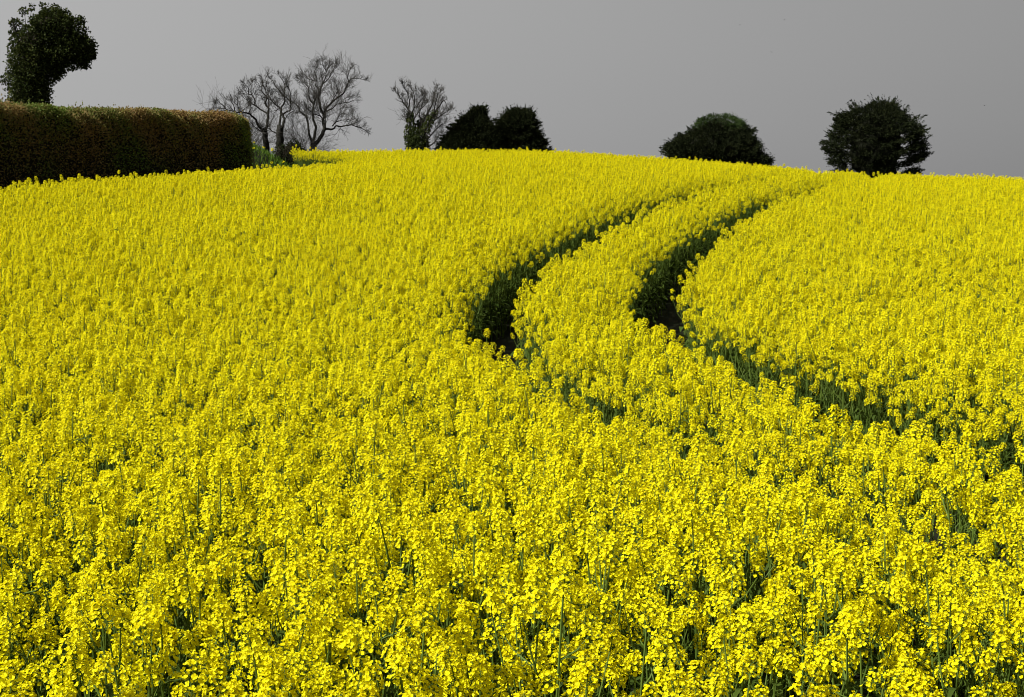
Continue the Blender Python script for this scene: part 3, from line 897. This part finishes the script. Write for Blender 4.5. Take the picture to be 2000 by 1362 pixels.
# small evergreen tip just past the rounded yew
se = MB()
sl = [(0, .9, .9, .9), (.45, 1.35, .5, .75), (-.3, 1.2, .5, .6)]
for x, z, rx, rz in sl: blob(se, x, 0, z, rx * .7, rx * .7, rz * .7, 1)
lobe_leaves(se, sl, 60, rng, (.18, .36), (.07, .13))
sx, sy = 4.45, 150.0
tag(se.build("evergreen_shrub", [M_YEW, M_CORE], loc=(sx, sy, gz(sx, sy))), "tiny dark evergreen shrub just topping the crest right of the rounded yew", "shrub")

# ------------------------------------------------------------------ bare trees
def catmull(P, per=4):
    P = np.array(P, float)
    Q = np.vstack([2 * P[0] - P[1], P, 2 * P[-1] - P[-2]])
    out = []
    for i in range(1, len(Q) - 2):
        for t in np.linspace(0, 1, per, endpoint=False):
            p0, p1, p2, p3 = Q[i - 1], Q[i], Q[i + 1], Q[i + 2]
            out.append(.5 * ((2 * p1) + (-p0 + p2) * t + (2 * p0 - 5 * p1 + 4 * p2 - p3) * t ** 2 + (-p0 + 3 * p1 - 3 * p2 + p3) * t ** 3))
    out.append(P[-1])
    return np.array(out)

def twig(mb, p, d, L, r, level, rng, up):
    n = 4
    pts = [p]
    d = d / np.linalg.norm(d)
    for k in range(n):
        d = d + rng.normal(size=3) * .14 + np.array([0, 0, up * .09])
        d /= np.linalg.norm(d)
        pts.append(pts[-1] + d * L / n)
    mb.tube(pts, list(np.linspace(r, max(r * .5, .0065), n + 1)), 3)
    if level > 0:
        m_ = int(rng.integers(4, 7))
        for q in range(m_):
            t = (.15 + .8 * (q + rng.uniform()) / m_) * n
            i = min(int(t), n - 1)
            pp = pts[i] + (pts[i + 1] - pts[i]) * (t - i)
            dd = (pts[i + 1] - pts[i]); dd = dd / np.linalg.norm(dd)
            nd = dd + rng.normal(size=3) * .55
            twig(mb, pp, nd, L * rng.uniform(.4, .75), max(r * .6, .0075), level - 1, rng, up)

def bare_tree(name, data, seed, label, twig_len=1.3, spacing=.30, level=2, start=.3, drop=None):
    rng = np.random.default_rng(seed)
    (bx, by, bz), limbs = data
    root = empty(name, (bx, by, bz))
    tag(root, label, "tree")
    tk, tw = MB(), MB()
    placed = []
    paths = []
    for li, (r0, r1, pts) in enumerate(limbs):
        pts = [(px_, pz_ * (.952 if li else 1)) for px_, pz_ in pts]
        r0, r1 = (r0 * .72, r1 * .72) if li == 0 else (r0 * .55, r1 * .45)
        P2 = np.array(pts)
        y0 = 0.0
        if li:
            A = np.concatenate(placed)
            dd = np.hypot(A[:, 0] - P2[0, 0], A[:, 2] - P2[0, 1])
            y0 = A[dd.argmin(), 1]
        seg = np.r_[0, np.cumsum(np.hypot(*np.diff(P2, axis=0).T))]
        slope = 0 if li == 0 else rng.choice([-1, 1]) * rng.uniform(.15, .6)
        yy = y0 + slope * seg + .12 * np.sin(seg * 1.3 + seed) * (li > 0)
        P3 = np.stack([P2[:, 0], yy, P2[:, 1]], axis=1)
        if li == 0:
            P3 = np.vstack([[P3[0, 0], 0, -.4], P3])
            r_ = np.linspace(r0 * 1.15, r1, (len(P3) - 1) * 4 + 1)
        else:
            r_ = np.linspace(r0, r1, (len(P3) - 1) * 4 + 1)
        C = catmull(P3)
        C[2:-1] += rng.normal(size=(len(C) - 3, 3)) * min(.035, r0 * .2)
        placed.append(C)
        paths.append((C, r_))
        tk.tube(C, r_, 7 if r0 > .2 else 5)
        if li == 0: continue
        sl = np.r_[0, np.cumsum(np.linalg.norm(np.diff(C, axis=0), axis=1))]
        tot = sl[-1]
        s = tot * start if r0 > .1 else tot * .10
        while s < tot:
            i = min(int(np.searchsorted(sl, s)), len(C) - 1)
            tgv = C[i] - C[max(i - 1, 0)]; tgv = tgv / (np.linalg.norm(tgv) + 1e-6)
            nd = tgv * .85 + rng.normal(size=3) * .48 + np.array([0, 0, .22])
            fr = s / tot
            twig(tw, C[i], nd, twig_len * rng.uniform(.6, 1.45) * (1.15 - .75 * fr), max(.014, min(.024, r_[i] * .5)), level, rng, 1)
            s += spacing * rng.uniform(.6, 1.3)
        for q in range(3):
            tgv = C[-1] - C[-3]
            twig(tw, C[-1], tgv / np.linalg.norm(tgv) + rng.normal(size=3) * .35, twig_len * .38, r1 * .6, level, rng, 1)
    tk.build("trunk", [M_BARK], root, smooth=True)
    tw.build("crown", [M_TWIG], root)
    return root, paths, rng

bare_tree("bare_tree", BARE_BIG, 11, "tallest leafless tree with wide forked limbs, standing alone at the crest", twig_len=1.6, spacing=.24)
bare_tree("bare_tree", BARE_MID, 12, "leafless tree with thick upright trunk between tallest bare tree and leaning one", twig_len=1.2, spacing=.36)
bare_tree("bare_tree", BARE_LEFT, 13, "leafless tree leaning left with low twiggy boughs over the hedge end", twig_len=1.2, spacing=.36)
root, paths, rng = bare_tree("bare_tree", BARE_IVY, 14, "leafless tree with several ivy-clad stems from one base, left of the yews", twig_len=1.25, spacing=.26)
iv = MB()
for C, r_ in [paths[0], paths[1], paths[5], paths[8]]:
    for p, r in zip(C, r_):
        hmax = 5.3
        if p[2] > hmax: continue
        k = 1 - .55 * max(0, (p[2] - 2.5) / (hmax - 2.5))
        n = 70
        a = rng.uniform(0, 6.28, n)
        rad_ = (r + .30 * k) * rng.uniform(.6, 1.1, n)
        P = np.stack([p[0] + rad_ * np.cos(a), p[1] + rad_ * np.sin(a), p[2] + rng.uniform(-.25, .25, n)], axis=1)
        D = np.stack([np.cos(a), np.sin(a), rng.normal(size=n) * .5], axis=1) + rng.normal(size=(n, 3)) * .4
        iv.blades(P, D, rng.uniform(.12, .24, n), rng.uniform(.09, .17, n), 0, .15, rng)
lobe_leaves(iv, [(0, 1.8, 1.0, 1.9), (.25, 2.9, .9, .9), (-.35, 2.7, .6, .8)], 60, rng, (.14, .26), (.1, .18))
iv.build("ivy", [M_IVY], root)

# leafless scrub and a dark bramble mound between the bare trees
rng = np.random.default_rng(51)
def scrub(name, x, y, n, h, spread, label):
    mb = MB()
    for q in range(n):
        a = rng.uniform(0, 6.28); t = rng.uniform(.1, 1) * spread
        d = np.array([math.cos(a) * t, math.sin(a) * t, 1.0])
        p = np.array([math.cos(a) * .3 * t, math.sin(a) * .3 * t, -.1])
        twig(mb, p, d, h * rng.uniform(.6, 1.05), .03, 3, rng, .3)
    tag(mb.build(name, [M_TWIG], loc=(x, y, gz(x, y))), label, "shrub")
scrub("bare_shrub", -21.2, 149.0, 12, 4.4, .45, "leafless twiggy shrub between the trunks of the two right bare trees")
scrub("bare_shrub", -27.4, 149.0, 16, 5.9, .40, "leafless twiggy thicket whose top shows just above the hedge's right end")
br = MB()
bl = [(0, 1.5, 1.3, 1.6), (.9, 1.2, 1.0, 1.35), (-1.0, 1.3, 1.0, 1.4), (1.7, .9, .7, 1.0)]
for x, z, rx, rz in bl: blob(br, x, 0, z, rx * .8, rx * .7, rz * .8, 1)
lobe_leaves(br, bl, 90, rng, (.1, .2), (.07, .13))
BRX, BRY = -22.1, 145.0
tag(br.build("bramble_bush", [M_YEW, M_CORE], loc=(BRX, BRY, gz(BRX, BRY))), "dark low bramble mound at the foot of the thick bare trunk", "bush")

# ------------------------------------------------------------------ grass on the bank and along the hedge foot
rng = np.random.default_rng(61)
n = 70000
x = rng.uniform(-21, -5.8, n); y = rng.uniform(36, 64, n)
hline = HA[0] + (y - HA[1]) * hd[0] / hd[1]
kp = (x < crop_left(y) + .15) & (x > np.where(y < 58.3, hline + .2, -13.5)) & ((y > 50) | (rng.uniform(size=n) < .6))
x, y = x[kp], y[kp]
n = len(x)
cl = .5 + .5 * np.sin(x * 3.1 + y * 1.7) * np.sin(y * 2.3 - x)
hgt = rng.uniform(.16, .42, n) * (.6 + .6 * cl)
P = np.stack([x, y, ground_z(x, y)], axis=1)
D = rng.normal(size=(n, 3)) * .28; D[:, 2] = 1
gr = MB()
gr.blades(P, D, hgt, rng.uniform(.018, .035, n), 0, .05, rng)
tag(gr.build("grass", [M_GRASS]), "rough green grass on the bank at hedge end and along hedge foot", "grass", kind="stuff")

# yellow flowers scattered on the bank
wf = MB()
st_ = MB()
fr = np.random.default_rng(71)
wf.tube([(0, 0, 0), (.01, 0, .15), (.0, .01, .28)], [.006, .005, .004], 4, 1)
for q in range(16):
    a = q * 2.4
    flower(wf, np.array([.035 * math.cos(a), .035 * math.sin(a), .28 + .012 * (q % 4)]), (math.cos(a), math.sin(a), .9), .019, fr, 25)
wme = wf.mesh("wildflower", [M_PETAL, M_STEM])
placed = 0
while placed < 42:
    px, py = fr.uniform(-12.2, -7.0), fr.uniform(55.5, 62)
    if px > crop_left(py) - .1 or px < -10.9 + (py - 58) * .1 - (1.0 if py > 58.6 else 0): continue
    o = bpy.data.objects.new("wildflower", wme)
    o.location = (px, py, gz(px, py)); o.rotation_euler = (fr.normal() * .15, fr.normal() * .15, fr.uniform(0, 6.28))
    o.scale = (fr.uniform(1.0, 1.5),) * 3
    COL.objects.link(o)
    tag(o, "small yellow wildflower growing in the green grass at the hedge end", "flower", "yellow wildflowers on the grassy bank")
    placed += 1

# ------------------------------------------------------------------ birds
def bird(loc, span, dihedral, yaw, bank, label):
    mb = MB()
    L = span * .42
    mb.tube([(0, -L * .5, 0), (0, -L * .38, .0), (0, -L * .1, 0), (0, L * .2, 0), (0, L * .42, .0), (0, L * .55, .01)],
            [.004, span * .035, span * .06, span * .05, span * .022, span * .03], 7)
    for s in (-1, 1):
        z1 = math.sin(dihedral) * span * .28; z2 = z1 + math.sin(dihedral * .3) * span * .22
        V = [(s * span * .03, -L * .18, .01), (s * span * .26, -L * .30, z1), (s * span * .5, -L * .02, z2), (s * span * .25, L * .02, z1 - .004), (s * span * .03, L * .16, .005)]
        V2 = [(a, b, c - span * .015) for a, b, c in V]
        F = [(0, 1, 3, 4), (1, 2, 3), (9, 8, 6, 5), (8, 7, 6)]
        for k in range(5):
            k2 = (k + 1) % 5
            F.append((k, k + 5, k2 + 5, k2))
        mb.add(V + V2, F)
    mb.add([(-.012, L * .5, .0), (.012, L * .5, 0), (span * .07, L * .85, 0), (0, L * .75, .006), (-span * .07, L * .85, 0)], [(0, 1, 2, 3), (0, 3, 4)])
    o = mb.build("bird", [M_BIRD], loc=loc)
    o.rotation_euler = (0, bank, yaw)
    tag(o, label, "bird", "distant birds in the grey sky")
bird((22.41, 120, 18.28), .22, .3, 1.5, 0, "tiny black bird, roundest and topmost of the specks in the sky")
bird((18.75, 120, 17.87), .24, .35, .4, -.35, "tiny dark bird with tilted wings, leftmost of the specks in the sky")
bird((21.40, 120, 15.67), .22, .3, .3, .3, "tiny dark bird gliding lowest of the cluster above the yew gap")
bird((39.10, 120, 11.33), .34, .25, .1, 0, "distant bird with spread flat wings above right of the broad yew")
